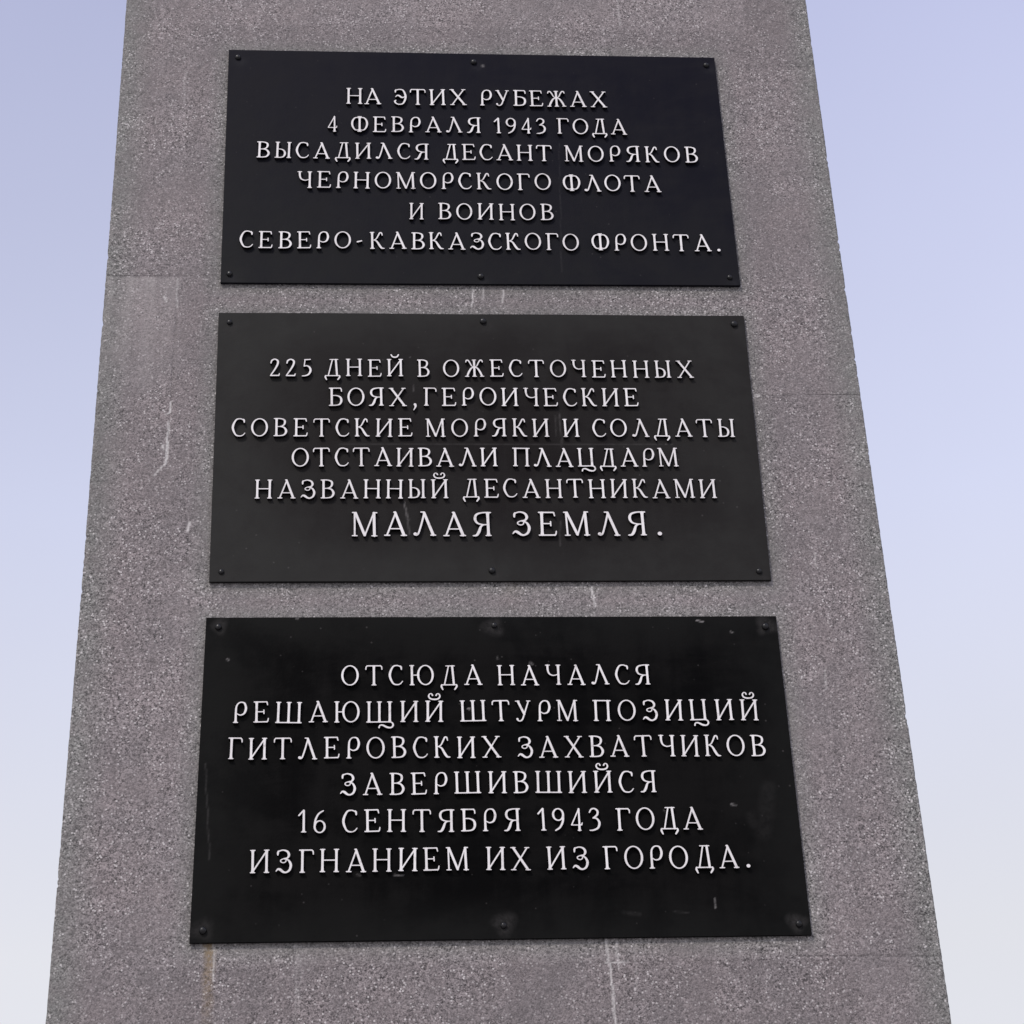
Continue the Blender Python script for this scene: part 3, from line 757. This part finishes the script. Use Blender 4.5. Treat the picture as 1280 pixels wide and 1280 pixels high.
def simplify(pts, tol):
    P = np.array(pts)
    far = int(np.argmax(np.hypot(*(P - P[0]).T)))
    def dp(a, b):
        seg = P[a:b + 1]
        if b - a < 2: return [a]
        d = seg[-1] - seg[0]; L = np.hypot(*d) + 1e-9
        dist = np.abs(d[0] * (seg[:, 1] - seg[0, 1]) - d[1] * (seg[:, 0] - seg[0, 0])) / L
        k = int(np.argmax(dist))
        if dist[k] < tol: return [a]
        return dp(a, a + k) + dp(a + k, b)
    P = np.vstack([P, P[:1]])
    ids = dp(0, far) + dp(far, len(P) - 1)
    return [tuple(P[k]) for k in ids]

BEV = 0.009
THIN = 0.0075
DEPTH_L = 0.15                        # letter depth in cap heights
GL = {}
def glyph_mesh(ch):
    if ch in GL: return GL[ch]
    loops = outline(GLYPH[ch], BEV + THIN)
    cu = bpy.data.curves.new("letter_outline", 'CURVE')
    cu.dimensions = '2D'; cu.fill_mode = 'BOTH'
    cu.extrude = DEPTH_L / 2 - BEV; cu.bevel_depth = BEV; cu.bevel_resolution = 1
    for lp in loops:
        sp = cu.splines.new('POLY'); sp.points.add(len(lp) - 1)
        for p, (x, y) in zip(sp.points, lp): p.co = (x, y, 0, 1)
        sp.use_cyclic_u = True
    tmp = bpy.data.objects.new("letter_outline", cu); COL.objects.link(tmp)
    dg = bpy.context.evaluated_depsgraph_get()
    me = bpy.data.meshes.new_from_object(tmp.evaluated_get(dg))
    bpy.data.objects.remove(tmp); bpy.data.curves.remove(cu)
    me.name = "letter"
    n = len(me.vertices)
    co = np.empty(n * 3); me.vertices.foreach_get("co", co); co = co.reshape(-1, 3)
    x0, x1 = co[:, 0].min(), co[:, 0].max()
    new = np.stack([co[:, 0] - x0, -(co[:, 2] + DEPTH_L / 2), co[:, 1]], -1)   # stand up, facing -Y
    me.vertices.foreach_set("co", new.ravel())
    me.materials.clear(); me.materials.append(M_FACE); me.materials.append(M_SIDE)
    bm = bmesh.new(); bm.from_mesh(me)
    bmesh.ops.remove_doubles(bm, verts=bm.verts[:], dist=1e-5)
    bmesh.ops.recalc_face_normals(bm, faces=bm.faces[:])
    for f in bm.faces:
        f.smooth = False
        cy = f.calc_center_median().y
        f.material_index = 0 if (f.normal.y < -0.35 and cy < -DEPTH_L * 0.75) else 1
    bm.to_mesh(me); bm.free(); me.update()
    GL[ch] = (me, x1 - x0)
    return GL[ch]

TEXT = [   # per plaque, per line: cap height, words with their span and baseline (metres on the stele face)
[
   (0.0692, [('НА', -0.4209, -0.3059, 6.3386), ('ЭТИХ', -0.2667, -0.0303, 6.3388), ('РУБЕЖАХ', 0.0121, 0.4275, 6.339)]) ,
   (0.0669, [('4', -0.4782, -0.4479, 6.222), ('ФЕВРАЛЯ', -0.4037, 0.0136, 6.2224), ('1943', 0.0548, 0.2231, 6.2229), ('ГОДА', 0.2586, 0.4852, 6.2232)]) ,
   (0.0676, [('ВЫСАДИЛСЯ', -0.7016, -0.156, 6.1105), ('ДЕСАНТ', -0.1119, 0.2367, 6.11), ('МОРЯКОВ', 0.2765, 0.7082, 6.1095)]) ,
   (0.0687, [('ЧЕРНОМОРСКОГО', -0.5722, 0.2296, 5.9898), ('ФЛОТА', 0.2677, 0.5802, 5.9878)]) ,
   (0.0667, [('И', -0.2207, -0.1755, 5.8678), ('ВОИНОВ', -0.1305, 0.2324, 5.8684)]) ,
   (0.0678, [('СЕВЕРО', -0.7452, -0.4019, 5.7498), ('-', -0.3849, -0.3671, 5.7501), ('КАВКАЗСКОГО', -0.3429, 0.3058, 5.7504), ('ФРОНТА', 0.3468, 0.7218, 5.7509), ('.', 0.7397, 0.7521, 5.7512)]) ,
],
[
   (0.0643, [('225', -0.6406, -0.5174, 5.271), ('ДНЕЙ', -0.4795, -0.245, 5.2712), ('В', -0.2033, -0.1666, 5.2714), ('ОЖЕСТОЧЕННЫХ', -0.1263, 0.629, 5.2717)]) ,
   (0.0666, [('БОЯХ', -0.4652, -0.2346, 5.166), (',', -0.2166, -0.2048, 5.1664), ('ГЕРОИЧЕСКИЕ', -0.1861, 0.454, 5.1676)]) ,
   (0.0652, [('СОВЕТСКИЕ', -0.7464, -0.2204, 5.0572), ('МОРЯКИ', -0.181, 0.1832, 5.0585), ('И', 0.2246, 0.2724, 5.0592), ('СОЛДАТЫ', 0.311, 0.7336, 5.0598)]) ,
   (0.066, [('ОТСТАИВАЛИ', -0.5703, 0.0274, 4.9545), ('ПЛАЦДАРМ', 0.0704, 0.5592, 4.9552)]) ,
   (0.0658, [('НАЗВАННЫЙ', -0.6736, -0.119, 4.8457), ('ДЕСАНТНИКАМИ', -0.0774, 0.6626, 4.848)]) ,
   (0.0829, [('МАЛАЯ', -0.3967, 0.0034, 4.72), ('ЗЕМЛЯ', 0.0623, 0.4503, 4.7209), ('.', 0.4797, 0.4935, 4.7212)]) ,
],
[
   (0.0636, [('ОТСЮДА', -0.423, -0.0367, 4.2459), ('НАЧАЛСЯ', 0.0044, 0.4283, 4.2455)]) ,
   (0.0653, [('РЕШАЮЩИЙ', -0.7138, -0.1457, 4.1358), ('ШТУРМ', -0.1005, 0.2206, 4.1356), ('ПОЗИЦИЙ', 0.2617, 0.7177, 4.1354)]) ,
   (0.0653, [('ГИТЛЕРОВСКИХ', -0.7246, 0.0078, 4.0288), ('ЗАХВАТЧИКОВ', 0.0516, 0.7275, 4.0282)]) ,
   (0.0655, [('ЗАВЕРШИВШИЙСЯ', -0.4236, 0.4231, 3.9236)]) ,
   (0.0663, [('16', -0.5328, -0.4614, 3.817), ('СЕНТЯБРЯ', -0.4183, 0.0527, 3.8163), ('1943', 0.0993, 0.2653, 3.8155), ('ГОДА', 0.3073, 0.5385, 3.815)]) ,
   (0.0666, [('ИЗГНАНИЕМ', -0.6568, -0.0868, 3.7066), ('ИХ', -0.0414, 0.076, 3.7066), ('ИЗ', 0.1184, 0.228, 3.7065), ('ГОРОДА', 0.2674, 0.626, 3.7064), ('.', 0.6445, 0.6572, 3.7064)]) ,
],
]

KIND = {'-': "hyphen", '.': "full_stop", ',': "comma"}
PL_LABEL = [
    "uppermost black plaque on the granite stele, bluish sheen, raised lettering starting НА ЭТИХ РУБЕЖАХ",
    "middle charcoal grey plaque with raised lettering, its last line МАЛАЯ ЗЕМЛЯ in larger letters",
    "lowest plaque, the darkest black one, raised lettering starting ОТСЮДА НАЧАЛСЯ, pale rings round its bolts",
]
bolt_me = bolt_mesh()
jit = random.Random(21)
for i in range(3):
    cx = 0.5 * (PLATES[i][0][0] + PLATES[i][1][0]); zb = PLATES[i][2][1]
    root = tag(empty("memorial_plaque", (0, 0, 0)), PL_LABEL[i], "plaque", "inscription plaques fixed to the stele")
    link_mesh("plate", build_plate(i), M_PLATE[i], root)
    for (bx, bz) in BOLTS[i]:
        b = link_mesh("bolt", bolt_me, M_BOLT, root, (bx, -PT - GAP + 0.0004, bz))
        b.rotation_euler.y = jit.uniform(0, 6.28)
        b.rotation_euler.z = jit.uniform(-0.12, 0.12)
        b.scale = (jit.uniform(0.78, 0.98),) * 3
    for k, (cap, words) in enumerate(TEXT[i]):
        line = empty("inscription_line", (words[0][1], -PT - GAP, words[0][3]), root)
        if i == 1 and k == 5: line["label"] = "last line, in larger letters"
        for (txt, x0, x1, z) in words:
            names = [('Й0' if (ch == 'Й' and i == 1 and k == 0) else ch) for ch in txt]
            ms = [glyph_mesh(ch) for ch in names]
            ink = sum(m[1] for m in ms) * cap
            gap = (x1 - x0 - ink) / max(len(ms) - 1, 1)
            fit = (x1 - x0) / ink if len(ms) == 1 and txt not in KIND else 1.0
            x = x0
            for j, (ch, (me, w)) in enumerate(zip(names, ms)):
                kind = KIND.get(ch, "digit" if ch.isdigit() else "letter")
                o = link_mesh(kind, me, [], line)
                o.location = (x - words[0][1] + jit.uniform(-0.0008, 0.0008), jit.uniform(0, 0.0004), z - words[0][3] + jit.uniform(-0.0012, 0.0012))
                o.scale = (cap * fit, 0.068, cap)
                o.rotation_euler.y = R(jit.uniform(-1.1, 1.1))
                x += w * cap * fit + gap
